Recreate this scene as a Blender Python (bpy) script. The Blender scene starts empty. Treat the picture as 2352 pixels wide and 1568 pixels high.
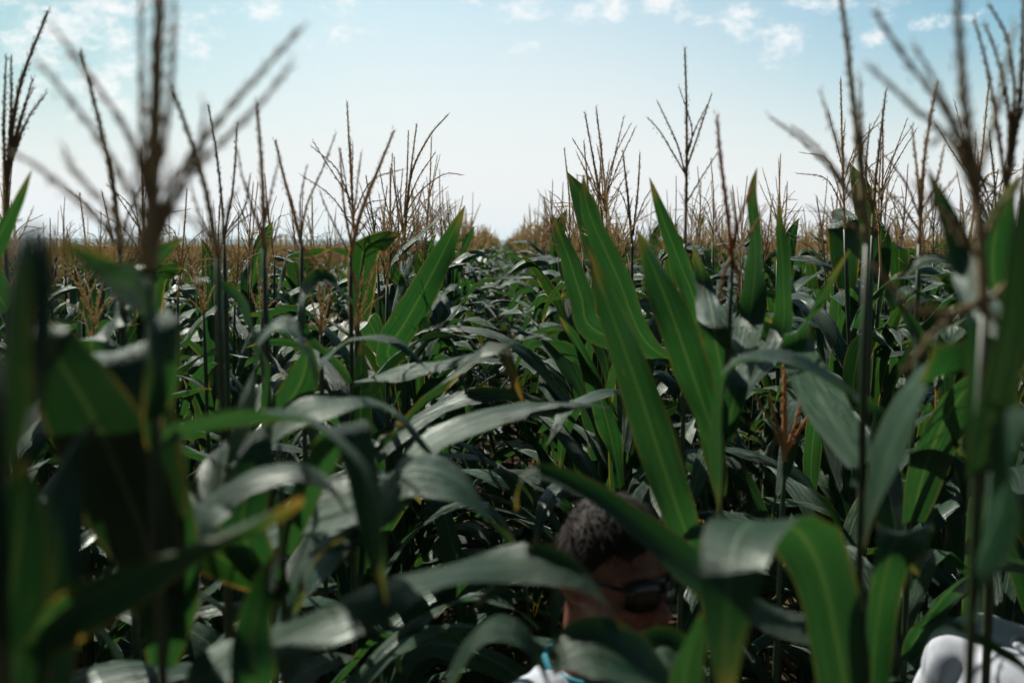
import bpy, bmesh, math, random
import numpy as np
from mathutils import Vector, Matrix, Euler, noise

random.seed(7)
SC = bpy.context.scene
COL = SC.collection
R = math.radians
V = Vector

# ------------------------------------------------------------------ camera
F = 2287.0                                   # focal length in the 2352-wide frame
CAM = V((0, 0, 2.05))
CR = Euler((R(90 - 5.47), 0, R(-0.53)), 'XYZ').to_matrix()

def at(px, py, d):
    return CR @ V(((px - 1176) / F * d, -(py - 784) / F * d, -d)) + CAM

cam = bpy.data.cameras.new('camera')
cam.lens = 35.0; cam.sensor_width = 36.0
cam.clip_start = 0.02; cam.clip_end = 20000
cam.dof.use_dof = True
cam.dof.focus_distance = 3.6
cam.dof.aperture_fstop = 3.2
co = bpy.data.objects.new('camera', cam); COL.objects.link(co)
co.location = CAM; co.rotation_euler = CR.to_euler()
SC.camera = co

# ------------------------------------------------------------------ light and sky
SUN_EL, SUN_AZ = R(43), R(-32)               # azimuth measured from the view direction, + to the right
sun = bpy.data.lights.new('sun', 'SUN'); sun.energy = 5.0; sun.angle = R(0.55); sun.color = (1.0, 0.95, 0.86)
so = bpy.data.objects.new('sun', sun); COL.objects.link(so)
sdir = V((math.sin(SUN_AZ) * math.cos(SUN_EL), math.cos(SUN_AZ) * math.cos(SUN_EL), math.sin(SUN_EL)))
so.rotation_euler = (-sdir).to_track_quat('-Z', 'Y').to_euler()
so.location = (0, 0, 30)

class NT:
    """small helper for writing node trees"""
    def __init__(s, tree): s.t = tree; s.n = tree.nodes; s.l = tree.links
    def add(s, kind, **kw):
        n = s.n.new(kind)
        for k, v in kw.items(): setattr(n, k, v)
        return n
    def link(s, a, b): s.l.new(a, b)
    def setin(s, sock, v):
        if isinstance(v, bpy.types.NodeSocket): s.l.new(v, sock)
        elif v is not None: sock.default_value = v
    def math(s, op, a, b=None, c=None, clamp=False):
        n = s.n.new('ShaderNodeMath'); n.operation = op; n.use_clamp = clamp
        s.setin(n.inputs[0], a)
        if b is not None: s.setin(n.inputs[1], b)
        if c is not None: s.setin(n.inputs[2], c)
        return n.outputs[0]
    def mix(s, f, a, b, blend='MIX'):
        n = s.n.new('ShaderNodeMix'); n.data_type = 'RGBA'; n.blend_type = blend
        s.setin(n.inputs[0], f)
        for i, v in ((6, a), (7, b)):
            if isinstance(v, tuple) and len(v) == 3: v = (*v, 1)
            s.setin(n.inputs[i], v)
        return n.outputs[2]
    def ramp(s, v, lo, hi, smooth=True):
        n = s.n.new('ShaderNodeMapRange'); n.clamp = True
        if smooth: n.interpolation_type = 'SMOOTHSTEP'
        s.setin(n.inputs[0], v); s.setin(n.inputs[1], lo); s.setin(n.inputs[2], hi)
        n.inputs[3].default_value = 0; n.inputs[4].default_value = 1
        return n.outputs[0]
    def noise(s, vec, scale, detail=3, rough=0.55):
        n = s.n.new('ShaderNodeTexNoise')
        if vec is not None: s.l.new(vec, n.inputs['Vector'])
        n.inputs['Scale'].default_value = scale; n.inputs['Detail'].default_value = detail
        n.inputs['Roughness'].default_value = rough
        return n.outputs[0]
    def comb(s, x, y, z):
        n = s.n.new('ShaderNodeCombineXYZ')
        for i, v in enumerate((x, y, z)): s.setin(n.inputs[i], v)
        return n.outputs[0]

world = bpy.data.worlds.new('World'); SC.world = world; world.use_nodes = True
w = NT(world.node_tree); w.n.clear()
sky = w.add('ShaderNodeTexSky', sky_type='NISHITA')
sky.sun_disc = False; sky.sun_elevation = SUN_EL; sky.sun_rotation = SUN_AZ
sky.altitude = 100; sky.air_density = 1.0; sky.dust_density = 1.6; sky.ozone_density = 2.2
tc = w.add('ShaderNodeTexCoord'); sx = w.add('ShaderNodeSeparateXYZ'); w.link(tc.outputs['Generated'], sx.inputs[0])
X, Y, Z = sx.outputs
az = w.math('ARCTAN2', X, Y); el = w.math('ARCSINE', Z)
# cloud patches by azimuth / elevation (degrees), each an uneven soft bank of small puffs
PATCH = [(-23, 12.4, 6, 2.6), (-21, 9.6, 4.5, 2.6), (-25.5, 13.2, 4.5, 1.5), (-24, 10.6, 3.2, 1.5), (-21, 10.8, 2.6, 1.7), (-21.5, 8.2, 2.4, 1.2), (-17.5, 11.8, 1.3, .9), (-18, 13.9, 2.2, .9), (-13.2, 12.7, .9, .7),
         (-9.3, 12.4, 1.9, 1.3), (-1.5, 13.4, 1.2, .6), (1.8, 13.4, 2.3, .8), (4.7, 13.2, 1.1, .9), (6.2, 12.8, 1.0, .6),
         (8.8, 13.4, 1.6, .9), (13.6, 12.3, 1.8, .8), (15.6, 11.9, 1.6, 1.9), (17.6, 13.2, 2.0, 1.0), (21.2, 12.6, 1.6, .7), (23.2, 11.4, 1.2, .6), (24.6, 11.3, .9, .5),
         (13.5, 10.9, .8, .4), (.9, 10.9, .9, .4), (20, 10.6, .9, .4), (40, 14, 8, 4), (-42, 13, 9, 4), (0, 22, 40, 3)]
mask = None
for a, e, ra, re in PATCH:
    ra *= 1.2; re *= 1.2
    da = w.math('DIVIDE', w.math('SUBTRACT', az, R(a)), R(ra)); de = w.math('DIVIDE', w.math('SUBTRACT', el, R(e)), R(re))
    tilt = w.math('SUBTRACT', de, w.math('MULTIPLY', da, 0.25))
    r2 = w.math('ADD', w.math('MULTIPLY', da, da), w.math('MULTIPLY', tilt, tilt))
    m = w.math('SUBTRACT', 1.0, r2)
    mask = m if mask is None else w.math('MAXIMUM', mask, m)
mask = w.math('MAXIMUM', mask, -1.2)
cv = w.comb(w.math('MULTIPLY', az, 1.0), w.math('MULTIPLY', el, 1.7), 0.3)
n1 = w.noise(cv, 26, 6, 0.62); n2 = w.noise(cv, 80, 4, 0.6)
den = w.math('ADD', w.math('MULTIPLY', mask, 0.42), w.math('ADD', w.math('MULTIPLY', w.math('SUBTRACT', n1, 0.52), 3.6), w.math('MULTIPLY', w.math('SUBTRACT', n2, 0.5), 0.7)))
cl = w.math('MULTIPLY', w.ramp(den, -0.05, 0.90), 0.9)
# a clear, slightly teal sky that pales towards the haze of the horizon
base = w.mix(1.0, sky.outputs[0], (1.05, 1.46, 1.34), 'MULTIPLY')
base = w.mix(w.math('MULTIPLY', w.ramp(w.math('MULTIPLY', az, -1.0), R(2), R(26)), 0.34), base, (0.0, 0.0, 0.0))
SKY_PALE = 11.0
sides = w.math('MAXIMUM', w.ramp(az, R(2), R(30)), w.math('MULTIPLY', w.ramp(w.math('MULTIPLY', az, -1.0), R(5), R(28)), 1.0))
pale = w.math('MULTIPLY', w.math('SUBTRACT', 1.0, w.ramp(el, 0.04, 0.38)), w.math('SUBTRACT', 1.0, w.math('MULTIPLY', sides, w.ramp(el, 0.03, 0.22))))
base = w.mix(pale, base, (SKY_PALE * .985, SKY_PALE * .995, SKY_PALE * 1.0))
pale_back = w.ramp(Y, -0.25, 0.70)
base = w.mix(w.math('MULTIPLY', w.math('SUBTRACT', 1.0, pale_back), 0.68), base, (0.0, 0.0, 0.0))      # the hazy glow lies ahead, the sky behind is deeper
base = w.mix(w.math('MULTIPLY', w.ramp(el, 0.30, 0.95), 0.62), base, (0.0, 0.0, 0.0))       # deeper blue overhead
skyc = w.mix(cl, base, (SKY_PALE * 1.08, SKY_PALE * 1.10, SKY_PALE * 1.10))
bg = w.add('ShaderNodeBackground'); bg.inputs[1].default_value = 0.0625
w.link(skyc, bg.inputs[0])
out = w.add('ShaderNodeOutputWorld'); w.link(bg.outputs[0], out.inputs[0])

SC.view_settings.view_transform = 'Standard'; SC.view_settings.look = 'None'
SC.view_settings.exposure = 0.4; SC.view_settings.gamma = 1.0

# ------------------------------------------------------------------ materials
def newmat(name):
    m = bpy.data.materials.new(name); m.use_nodes = True
    t = NT(m.node_tree); t.n.clear()
    return m, t

def finish(t, shader, bump=None):
    o = t.add('ShaderNodeOutputMaterial'); t.link(shader, o.inputs[0])

def leaf_material(name, dark, mid, trans, edge_amt, tip_amt, rough=0.32, tfac=0.30):
    m, t = newmat(name)
    uvn = t.add('ShaderNodeUVMap'); s = t.add('ShaderNodeSeparateXYZ'); t.link(uvn.outputs[0], s.inputs[0])
    u, v = s.outputs[0], s.outputs[1]
    oi = t.add('ShaderNodeObjectInfo'); rnd = oi.outputs['Random']
    gc = t.add('ShaderNodeTexCoord')
    a = t.math('ABSOLUTE', t.math('SUBTRACT', u, 0.5))
    rib = t.math('SUBTRACT', 1.0, t.ramp(a, 0.022, 0.05))
    seed = t.math('MULTIPLY', rnd, 37.0)
    vein = t.ramp(t.noise(t.comb(t.math('MULTIPLY', u, 38.0), t.math('MULTIPLY', v, 1.2), seed), 1.0, 3, 0.6), 0.28, 0.72)
    fine = t.noise(t.comb(t.math('MULTIPLY', u, 130.0), t.math('MULTIPLY', v, 2.0), seed), 1.0, 1, 0.5)
    blotch = t.noise(t.comb(t.math('MULTIPLY', u, 3.0), t.math('MULTIPLY', v, 9.0), seed), 1.0, 4, 0.6)
    f = t.math('ADD', t.math('MULTIPLY', vein, 0.9), t.math('MULTIPLY', t.math('SUBTRACT', rnd, 0.5), 0.7))
    f = t.math('ADD', f, t.math('MULTIPLY', t.math('SUBTRACT', blotch, 0.5), 0.9), clamp=True)
    col = t.mix(f, dark, mid)
    edge = t.math('MULTIPLY', t.ramp(t.math('ADD', a, t.math('MULTIPLY', t.math('SUBTRACT', blotch, 0.5), 0.16)), 0.43, 0.50), edge_amt)
    tip = t.math('MULTIPLY', t.ramp(t.math('ADD', v, t.math('MULTIPLY', t.math('SUBTRACT', blotch, 0.5), 0.25)), 0.88, 1.02), tip_amt)
    spots = t.math('MULTIPLY', t.ramp(t.noise(t.comb(t.math('MULTIPLY', u, 14.0), t.math('MULTIPLY', v, 50.0), seed), 1.0, 2, 0.5), 0.70, 0.78), 0.55)
    flecks = t.ramp(t.noise(t.comb(t.math('MULTIPLY', u, 46.0), t.math('MULTIPLY', v, 7.0), seed), 1.0, 2, 0.5), 0.66, 0.74)
    dry = t.math('MAXIMUM', t.math('MAXIMUM', edge, tip), spots, clamp=True)
    col = t.mix(dry, col, (0.16, 0.13, 0.03))
    col = t.mix(t.math('MULTIPLY', rib, 0.5), col, (0.14, 0.22, 0.12))
    b = t.add('ShaderNodeBump'); b.inputs['Strength'].default_value = 0.75; b.inputs['Distance'].default_value = 0.006
    t.link(t.math('ADD', t.math('ADD', vein, t.math('MULTIPLY', fine, 0.5)), t.math('MULTIPLY', rib, -1.0)), b.inputs['Height'])
    p = t.add('ShaderNodeBsdfPrincipled')
    t.link(col, p.inputs['Base Color'])
    t.setin(p.inputs['Roughness'], t.math('ADD', rough - 0.05, t.math('ADD', t.math('MULTIPLY', vein, 0.24), t.math('MULTIPLY', t.math('SUBTRACT', blotch, 0.5), 0.22))))
    p.inputs['Specular IOR Level'].default_value = 0.64; p.inputs['Specular Tint'].default_value = (0.80, 1.0, 0.86, 1)
    t.link(b.outputs[0], p.inputs['Normal'])
    tr = t.add('ShaderNodeBsdfTranslucent')
    tcol = t.mix(t.math('MULTIPLY', vein, 0.9), trans, tuple(c * 0.42 for c in trans))
    tcol = t.mix(t.math('MULTIPLY', flecks, 0.6), tcol, (0.22, 0.34, 0.07))
    tcol = t.mix(dry, tcol, (0.45, 0.26, 0.04)); tcol = t.mix(t.math('MULTIPLY', rib, 0.28), tcol, (0.20, 0.30, 0.06))
    t.link(tcol, tr.inputs[0])
    mx = t.add('ShaderNodeMixShader'); mx.inputs[0].default_value = tfac
    t.link(p.outputs[0], mx.inputs[1]); t.link(tr.outputs[0], mx.inputs[2])
    finish(t, mx.outputs[0])
    return m

LEAF = leaf_material('corn_leaf', (0.009, 0.038, 0.022), (0.026, 0.094, 0.042), (0.034, 0.145, 0.024), 0.25, 0.5)
LEAF_SHADED = leaf_material('corn_leaf_thick_shaded', (0.008, 0.034, 0.022), (0.022, 0.078, 0.040), (0.026, 0.110, 0.020), 0.3, 0.5, tfac=0.12)  # darker, less see-through leaf: shade put into nearest side leaves, random elsewhere
LEAF_Y = leaf_material('corn_leaf_yellow_edge', (0.010, 0.040, 0.020), (0.032, 0.098, 0.037), (0.036, 0.125, 0.016), 0.95, 0.9)
LEAF_B = leaf_material('corn_leaf_fresh', (0.010, 0.042, 0.022), (0.030, 0.100, 0.040), (0.038, 0.145, 0.026), 0.2, 0.5)
LEAF_D = leaf_material('corn_leaf_drying', (0.05, 0.05, 0.015), (0.16, 0.11, 0.04), (0.35, 0.22, 0.05), 0.9, 1.0)

def plain(name, c1, c2, scale, rough=0.6, spec=0.4, trans=None, tf=0.2, bump=0.2, detail=4):
    m, t = newmat(name)
    g = t.add('ShaderNodeTexCoord'); oi = t.add('ShaderNodeObjectInfo')
    n = t.noise(g.outputs['Object'], scale, detail, 0.6)
    f = t.math('ADD', t.ramp(n, 0.3, 0.7), t.math('MULTIPLY', t.math('SUBTRACT', oi.outputs['Random'], 0.5), 0.8), clamp=True)
    p = t.add('ShaderNodeBsdfPrincipled'); t.link(t.mix(f, c1, c2), p.inputs['Base Color'])
    p.inputs['Roughness'].default_value = rough; p.inputs['Specular IOR Level'].default_value = spec
    b = t.add('ShaderNodeBump'); b.inputs['Strength'].default_value = bump; b.inputs['Distance'].default_value = 0.003
    t.link(n, b.inputs['Height']); t.link(b.outputs[0], p.inputs['Normal'])
    sh = p.outputs[0]
    if trans:
        tr = t.add('ShaderNodeBsdfTranslucent'); tr.inputs[0].default_value = (*trans, 1)
        mx = t.add('ShaderNodeMixShader'); mx.inputs[0].default_value = tf
        t.link(sh, mx.inputs[1]); t.link(tr.outputs[0], mx.inputs[2]); sh = mx.outputs[0]
    finish(t, sh)
    return m

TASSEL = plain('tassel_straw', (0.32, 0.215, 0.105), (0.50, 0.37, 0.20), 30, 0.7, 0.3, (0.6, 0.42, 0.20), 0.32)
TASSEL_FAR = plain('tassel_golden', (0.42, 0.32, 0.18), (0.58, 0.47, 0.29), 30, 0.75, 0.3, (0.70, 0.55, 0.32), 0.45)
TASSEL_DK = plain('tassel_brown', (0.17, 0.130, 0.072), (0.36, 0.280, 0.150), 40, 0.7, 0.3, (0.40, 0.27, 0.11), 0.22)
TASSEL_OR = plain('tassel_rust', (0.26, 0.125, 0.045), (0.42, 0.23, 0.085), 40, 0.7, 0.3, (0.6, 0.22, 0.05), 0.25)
STALK = plain('corn_stalk', (0.018, 0.040, 0.013), (0.042, 0.066, 0.022), 18, 0.5, 0.5)
SOIL = plain('field_soil', (0.030, 0.020, 0.013), (0.075, 0.052, 0.034), 9, 0.95, 0.1, None, 0, 0.6)
SKIN = plain('skin', (0.22, 0.090, 0.058), (0.28, 0.12, 0.078), 25, 0.48, 0.45, (0.6, 0.12, 0.06), 0.10, 0.05)
HAIR = plain('greying_hair', (0.020, 0.015, 0.012), (0.048, 0.039, 0.034), 22, 0.7, 0.2, None, 0, 0.2)
GLASS = plain('black_lens', (0.004, 0.004, 0.005), (0.006, 0.006, 0.007), 5, 0.12, 0.5, None, 0, 0.0)
SHIRT = plain('white_cotton', (0.47, 0.51, 0.58), (0.60, 0.63, 0.69), 14, 0.9, 0.2, None, 0, 0.3)
TEAL = plain('teal_trim', (0.03, 0.22, 0.30), (0.05, 0.28, 0.36), 20, 0.9, 0.2)
JEANS = plain('dark_denim', (0.02, 0.028, 0.05), (0.035, 0.045, 0.075), 40, 0.9, 0.2)
HILLM = plain('hill_wood', (0.025, 0.045, 0.035), (0.05, 0.07, 0.05), 0.02, 0.95, 0.1, None, 0, 0.0)

# ------------------------------------------------------------------ geometry helpers
def mesh_from(name, verts, faces, mats, uvs=None, mi=None, smooth=True):
    me = bpy.data.meshes.new(name)
    me.from_pydata([tuple(v) for v in verts], [], faces)
    for m in mats: me.materials.append(m)
    if uvs is not None:
        lay = me.uv_layers.new(name='UVMap')
        vi = np.empty(len(me.loops), dtype=np.int32); me.loops.foreach_get('vertex_index', vi)
        lay.data.foreach_set('uv', np.asarray(uvs, dtype=np.float32)[vi].ravel())
    if mi is not None: me.polygons.foreach_set('material_index', mi)
    if smooth: me.polygons.foreach_set('use_smooth', [True] * len(me.polygons))
    me.update()
    return me

def link(name, me, parent=None, loc=None):
    o = bpy.data.objects.new(name, me); COL.objects.link(o)
    if parent: o.parent = parent
    if loc is not None: o.location = loc
    return o

def tag(o, label=None, cat=None, group=None, kind=None):
    if label: o['label'] = label
    if cat: o['category'] = cat
    if group: o['group'] = group
    if kind: o['kind'] = kind
    return o

def catmull(pts, n):
    """n+1 points along a smooth curve through pts, evenly spaced"""
    P = [V(p) for p in pts]
    if len(P) == 2: P = [P[0], (P[0] + P[1]) / 2, P[1]]
    P = [P[0] * 2 - P[1]] + P + [P[-1] * 2 - P[-2]]
    dense = []
    for i in range(1, len(P) - 2):
        p0, p1, p2, p3 = P[i - 1:i + 3]
        for k in range(14):
            t = k / 14
            dense.append(0.5 * ((2 * p1) + (p2 - p0) * t + (2 * p0 - 5 * p1 + 4 * p2 - p3) * t * t + (3 * p1 - p0 - 3 * p2 + p3) * t ** 3))
    dense.append(P[-2])
    L = [0]
    for a, b in zip(dense, dense[1:]): L.append(L[-1] + (b - a).length)
    res, j = [], 0
    for k in range(n + 1):
        s = L[-1] * k / n
        while j < len(L) - 2 and L[j + 1] < s: j += 1
        f = (s - L[j]) / max(1e-9, L[j + 1] - L[j])
        res.append(dense[j].lerp(dense[j + 1], min(1, max(0, f))))
    return res, L[-1]

def leaf_geo(path, width, w0, w1, rng, across=6, fold=0.22, wave=1.0, base_w=0.55, vmax=1.0, peak=0.30):
    """a strap-shaped blade: midrib path, width across, gutter along the midrib, wavy margins"""
    n = len(path) - 1
    L = sum((b - a).length for a, b in zip(path, path[1:]))
    ph1, ph2 = rng.uniform(0, 6.28), rng.uniform(0, 6.28)
    fr = rng.uniform(9, 14) * L / 0.7 * 1.0
    verts, uvs, faces = [], [], []
    for i, p in enumerate(path):
        t = i / n
        tan = (path[min(n, i + 1)] - path[max(0, i - 1)]).normalized()
        wd = w0.lerp(w1, t)
        wd = wd - tan * wd.dot(tan)
        if wd.length < 1e-4: wd = tan.orthogonal()
        wd.normalize()
        nm = wd.cross(tan)
        prof = (base_w + (1 - base_w) * min(1, t / peak) ** 0.8) * max(0.0, 1 - max(0, (t - peak) / (1 - peak)) ** 2.1) ** 0.85
        prof = max(prof, 0.02)
        hw = width * 0.5 * prof
        for k in range(across + 1):
            u = k / across * 2 - 1
            ed = abs(u) ** 2
            ph = ph1 if u < 0 else ph2
            wv = wave * 0.0090 * ed * math.sin(fr * t + ph) * min(1, prof * 1.4) + wave * 0.004 * ed * math.sin(fr * 2.3 * t + ph * 2)
            off = fold * hw * (abs(u) ** 1.4) * (1 - 0.4 * t) + wv
            verts.append(p + wd * (hw * u) + nm * off)
            uvs.append((k / across, t * vmax))
    m = across + 1
    for i in range(n):
        for k in range(across):
            a = i * m + k
            faces.append((a, a + 1, a + m + 1, a + m))
    return verts, faces, uvs

def tube_geo(path, radii, sides=6, cap=True):
    verts, faces = [], []
    n = len(path)
    ref = V((0.3, 0.9, 0.1))
    for i, p in enumerate(path):
        tan = (path[min(n - 1, i + 1)] - path[max(0, i - 1)]).normalized()
        a = tan.cross(ref)
        if a.length < 1e-3: a = tan.orthogonal()
        a.normalize(); b = tan.cross(a)
        r = radii[i] if isinstance(radii, (list, tuple)) else radii
        for k in range(sides):
            an = 2 * math.pi * k / sides
            verts.append(p + a * (r * math.cos(an)) + b * (r * math.sin(an)))
    for i in range(n - 1):
        for k in range(sides):
            a = i * sides + k; b = i * sides + (k + 1) % sides
            faces.append((a, b, b + sides, a + sides))
    if cap:
        faces.append(tuple(reversed(range(sides)))); faces.append(tuple(range((n - 1) * sides, n * sides)))
    return verts, faces

class Geo:
    def __init__(s): s.v = []; s.f = []; s.uv = []; s.mi = []
    def add(s, verts, faces, mi=0, uvs=None):
        o = len(s.v); s.v += verts
        s.f += [tuple(i + o for i in f) for f in faces]
        s.uv += uvs if uvs else [(0.3, 0.5)] * len(verts)
        s.mi += [mi] * len(faces)
    def mesh(s, name, mats): return mesh_from(name, s.v, s.f, mats, s.uv, s.mi)

SPK = [(-1, 0, 0), (0, .5, 0), (0, 0, .5), (0, -.5, 0), (0, 0, -.5), (1, 0, 0)]
SPF = [(0, 2, 1), (0, 3, 2), (0, 4, 3), (0, 1, 4), (5, 1, 2), (5, 2, 3), (5, 3, 4), (5, 4, 1)]

def tassel_branch(g, pts, r, rng, step=0.0055, bare=0.12, spk=1.0, mi=0):
    """a tassel branch: thin rachis closely set with pairs of pointed spikelets"""
    n = max(6, int(sum((V(b) - V(a)).length for a, b in zip(pts, pts[1:])) / 0.02))
    path, L = catmull(pts, n)
    g.add(*tube_geo(path, [r * (1 - 0.55 * i / n) for i in range(n + 1)], 5), mi)
    k = int(L / step)
    for q in range(int(k * bare), k + 1):
        t = q / k; x = t * n; i = min(n - 1, int(x))
        p = path[i].lerp(path[i + 1], x - i)
        tan = (path[i + 1] - path[i]).normalized()
        a = tan.orthogonal().normalized(); b = tan.cross(a)
        an = q * 2.4 + rng.uniform(-.5, .5)
        rad = a * math.cos(an) + b * math.sin(an)
        d = (tan + rad * rng.uniform(0.02, 0.26)).normalized()
        ln = 0.0066 * spk * rng.uniform(.75, 1.25) * (1 - 0.35 * t); wd = ln * 0.30
        c = p + rad * (r * 0.8) + d * ln * 0.8
        s1 = d.orthogonal().normalized(); s2 = d.cross(s1)
        if q % 3 == 0 and t < .85:                            # anthers left hanging
            h_ = V((rng.uniform(-.5, .5), rng.uniform(-.5, .5), -1)).normalized(); s1 = h_.orthogonal().normalized(); s2 = h_.cross(s1)
            c2 = p + rad * (r + .0015) + h_ * .004; l2 = rng.uniform(.0025, .0048)
            g.add([c2 + h_ * (l2 * x_) + s1 * (.0011 * y_ * 2) + s2 * (.0011 * z_ * 2) for x_, y_, z_ in SPK], SPF, mi)
            s1 = d.orthogonal().normalized(); s2 = d.cross(s1)
        g.add([c + d * (ln * x_) + s1 * (wd * y_) + s2 * (wd * z_) for x_, y_, z_ in SPK], SPF, mi)

def generic_tassel(rng, base, lod, lean, size=1.0):
    """central spike and ascending side branches, base at the top of the stalk"""
    g = Geo(); up = (V((0, 0, 1)) + lean).normalized()
    L = rng.uniform(0.30, 0.44) * size
    top = base + up * L + V((rng.uniform(-.03, .03), rng.uniform(-.03, .03), 0))
    mid = base + up * (L * 0.5)
    nb = rng.randint(5, 11)
    def br(pts, r, bare, spk=1.0):
        if lod == 0: tassel_branch(g, pts, r, rng, 0.005, bare, spk)
        else:
            path, _ = catmull(pts, 5)
            jit = [p + V((rng.uniform(-1, 1), rng.uniform(-1, 1), 0)) * 0.003 for p in path]
            g.add(*tube_geo(jit, [r * 1.3, r * 1.5, r * 2.4, r * 2.3, r * 2.0, r * .6], 4))
    br([base - up * 0.02, mid, top], 0.0036, 0.30, 1.15)
    for k in range(nb):
        h = rng.uniform(0.05, 0.42) * L
        p = base + up * h
        az_ = rng.uniform(0, 6.28); sp = rng.uniform(0.25, 0.8)
        out_ = V((math.cos(az_), math.sin(az_), 0))
        ln = rng.uniform(0.13, 0.25) * size * (1 - 0.35 * h / L)
        droop = rng.uniform(-0.02, 0.09)
        p1 = p + (up + out_ * sp).normalized() * ln * 0.5
        p2 = p1 + (up + out_ * (sp + 0.1)).normalized() * ln * 0.5 + out_ * droop * 0.4 - V((0, 0, droop * 0.8))
        br([p, p1, p2], 0.0017, 0.12, 1.1)
    return g

def generic_leaf(rng, zatt, azim, frac, lod, length=None, up=0.36):
    """frac 0 at the bottom leaf, 1 at the flag leaf"""
    length = length or rng.uniform(0.62, 0.86) * (1.0 - 0.52 * max(0, frac - 0.55) / 0.45)
    e0 = R(rng.uniform(52, 70) + 10 * frac)
    bend = R(rng.uniform(85, 165)) * (1.0 - 0.30 * max(0, frac - 0.6) / 0.4)
    if rng.random() < up * frac: bend *= 0.35; e0 += R(8)
    pw = rng.uniform(0.9, 1.8)
    kink = rng.random() < 0.35; kt = rng.uniform(0.25, 0.6); ka = R(rng.uniform(40, 80))
    n = 16 if lod == 0 else 8
    out_ = V((math.cos(azim), math.sin(azim), 0)); p = V((0, 0, zatt)) + out_ * 0.008
    side = V((-out_.y, out_.x, 0)); sw = rng.uniform(-.5, .5)
    path = [p.copy()]
    for i in range(n):
        t = (i + .5) / n
        a = e0 - bend * t ** pw
        if kink and t > kt: a -= ka * min(1, (t - kt) * 9)
        a = max(a, R(-86))
        d = out_ * math.cos(a) + V((0, 0, math.sin(a))) + side * (sw * t * t * 0.6)
        p = p + d.normalized() * (length / n); path.append(p.copy())
    tw = rng.uniform(-1.1, 1.1)
    return leaf_geo(path, rng.uniform(0.052, 0.086), side, side * math.cos(tw) + V((0, 0, 1)) * math.sin(tw), rng, 6 if lod == 0 else 3,
                    fold=rng.uniform(.12, .34), wave=rng.uniform(.6, 1.5))

def stalk_geo(base, top, rng, lod=0, bend=0.0):
    n = 12 if lod == 0 else 4
    rad, path = [], []
    bv = V((rng.uniform(-1, 1), rng.uniform(-1, 1), 0)) * bend
    for i in range(n + 1):
        t = i / n
        path.append(base.lerp(top, t) + bv * math.sin(t * math.pi))
        rad.append(0.0125 * (1 - t) + 0.0040 * t + (0.0016 if (lod == 0 and i % 2) else 0))
    return tube_geo(path, rad, 8 if lod == 0 else 4)

# ------------------------------------------------------------------ prototype plants
def plant_spec(seed):
    rng = random.Random(seed)
    top = rng.uniform(1.84, 1.98)
    nl = rng.randint(13, 15)
    a0 = rng.uniform(0, 6.28)
    sp = []
    for k in range(nl):
        fr = k / (nl - 1)
        z = 0.42 + (top - 0.16 - 0.42) * fr
        sp.append((z, a0 + math.pi * (k % 2) + rng.uniform(-.45, .45), fr))
    return rng, top, sp

def make_proto(seed):
    rng, top, sp = plant_spec(seed)
    leaves = []
    for z, a, fr in sp:
        v, f, u = generic_leaf(rng, z, a, fr, 0)
        mat = LEAF_Y if rng.random() < 0.18 else (LEAF_B if rng.random() < 0.35 else LEAF)
        if mat is LEAF and rng.random() < .35: mat = LEAF_SHADED
        if fr < 0.15 and rng.random() < .5: mat = LEAF_D
        leaves.append((z, mesh_from('leaf', v, f, [mat], u)))
    v, f = stalk_geo(V((0, 0, -.03)), V((0, 0, top)), rng)
    stalk = mesh_from('stalk', v, f, [STALK])
    tm = TASSEL if rng.random() < .6 else (TASSEL_FAR if rng.random() < .6 else TASSEL_DK)
    tas = generic_tassel(rng, V((0, 0, top)), 0, V((rng.uniform(-.12, .12), rng.uniform(-.12, .12), 0))).mesh('tassel', [tm])
    return dict(top=top, leaves=leaves, stalk=stalk, tassel=tas)

def make_far(seed, lod=1):
    rng, top, sp = plant_spec(seed + 500)
    g = Geo()
    for z, a, fr in sp:
        if z < 0.9: continue
        v, f, u = generic_leaf(rng, z, a, fr, 1)
        g.add(v, f, 0 if rng.random() < .7 else 1, u)
    v, f = stalk_geo(V((0, 0, -.03)), V((0, 0, top)), rng, 1); g.add(v, f, 2)
    tg = generic_tassel(rng, V((0, 0, top)), 1, V((rng.uniform(-.12, .12), rng.uniform(-.12, .12), 0)))
    g.add(tg.v, tg.f, 3)
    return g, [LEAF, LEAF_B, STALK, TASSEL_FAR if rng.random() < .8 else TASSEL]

NP = 12
PROTO = [make_proto(100 + i) for i in range(NP)]

def row_size(k, dist):
    if k in (0, 1): return 1.025
    if k < 0: return 0.965 if dist < 9 else (0.925 if dist < 18 else 0.885)
    return 1.04 if dist < 7 else (1.0 if dist < 14 else 0.96)

def place_generic(x, y, rng, label, group, size=1.0):
    pr = PROTO[rng.randrange(NP)]
    root = bpy.data.objects.new('corn_plant', None); COL.objects.link(root)
    root.empty_display_size = 0.1
    root.location = (x, y, 0); root.rotation_euler = (R(rng.uniform(-3, 3)), R(rng.uniform(-3, 3)), rng.uniform(0, 6.28))
    s = rng.uniform(0.96, 1.04) * size; root.scale = (s, s, s)
    tag(root, label, 'corn plant', group)
    link('stalk', pr['stalk'], root)
    for z, me in pr['leaves']: link('leaf', me, root)
    link('tassel', pr['tassel'], root)
    return root

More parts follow.
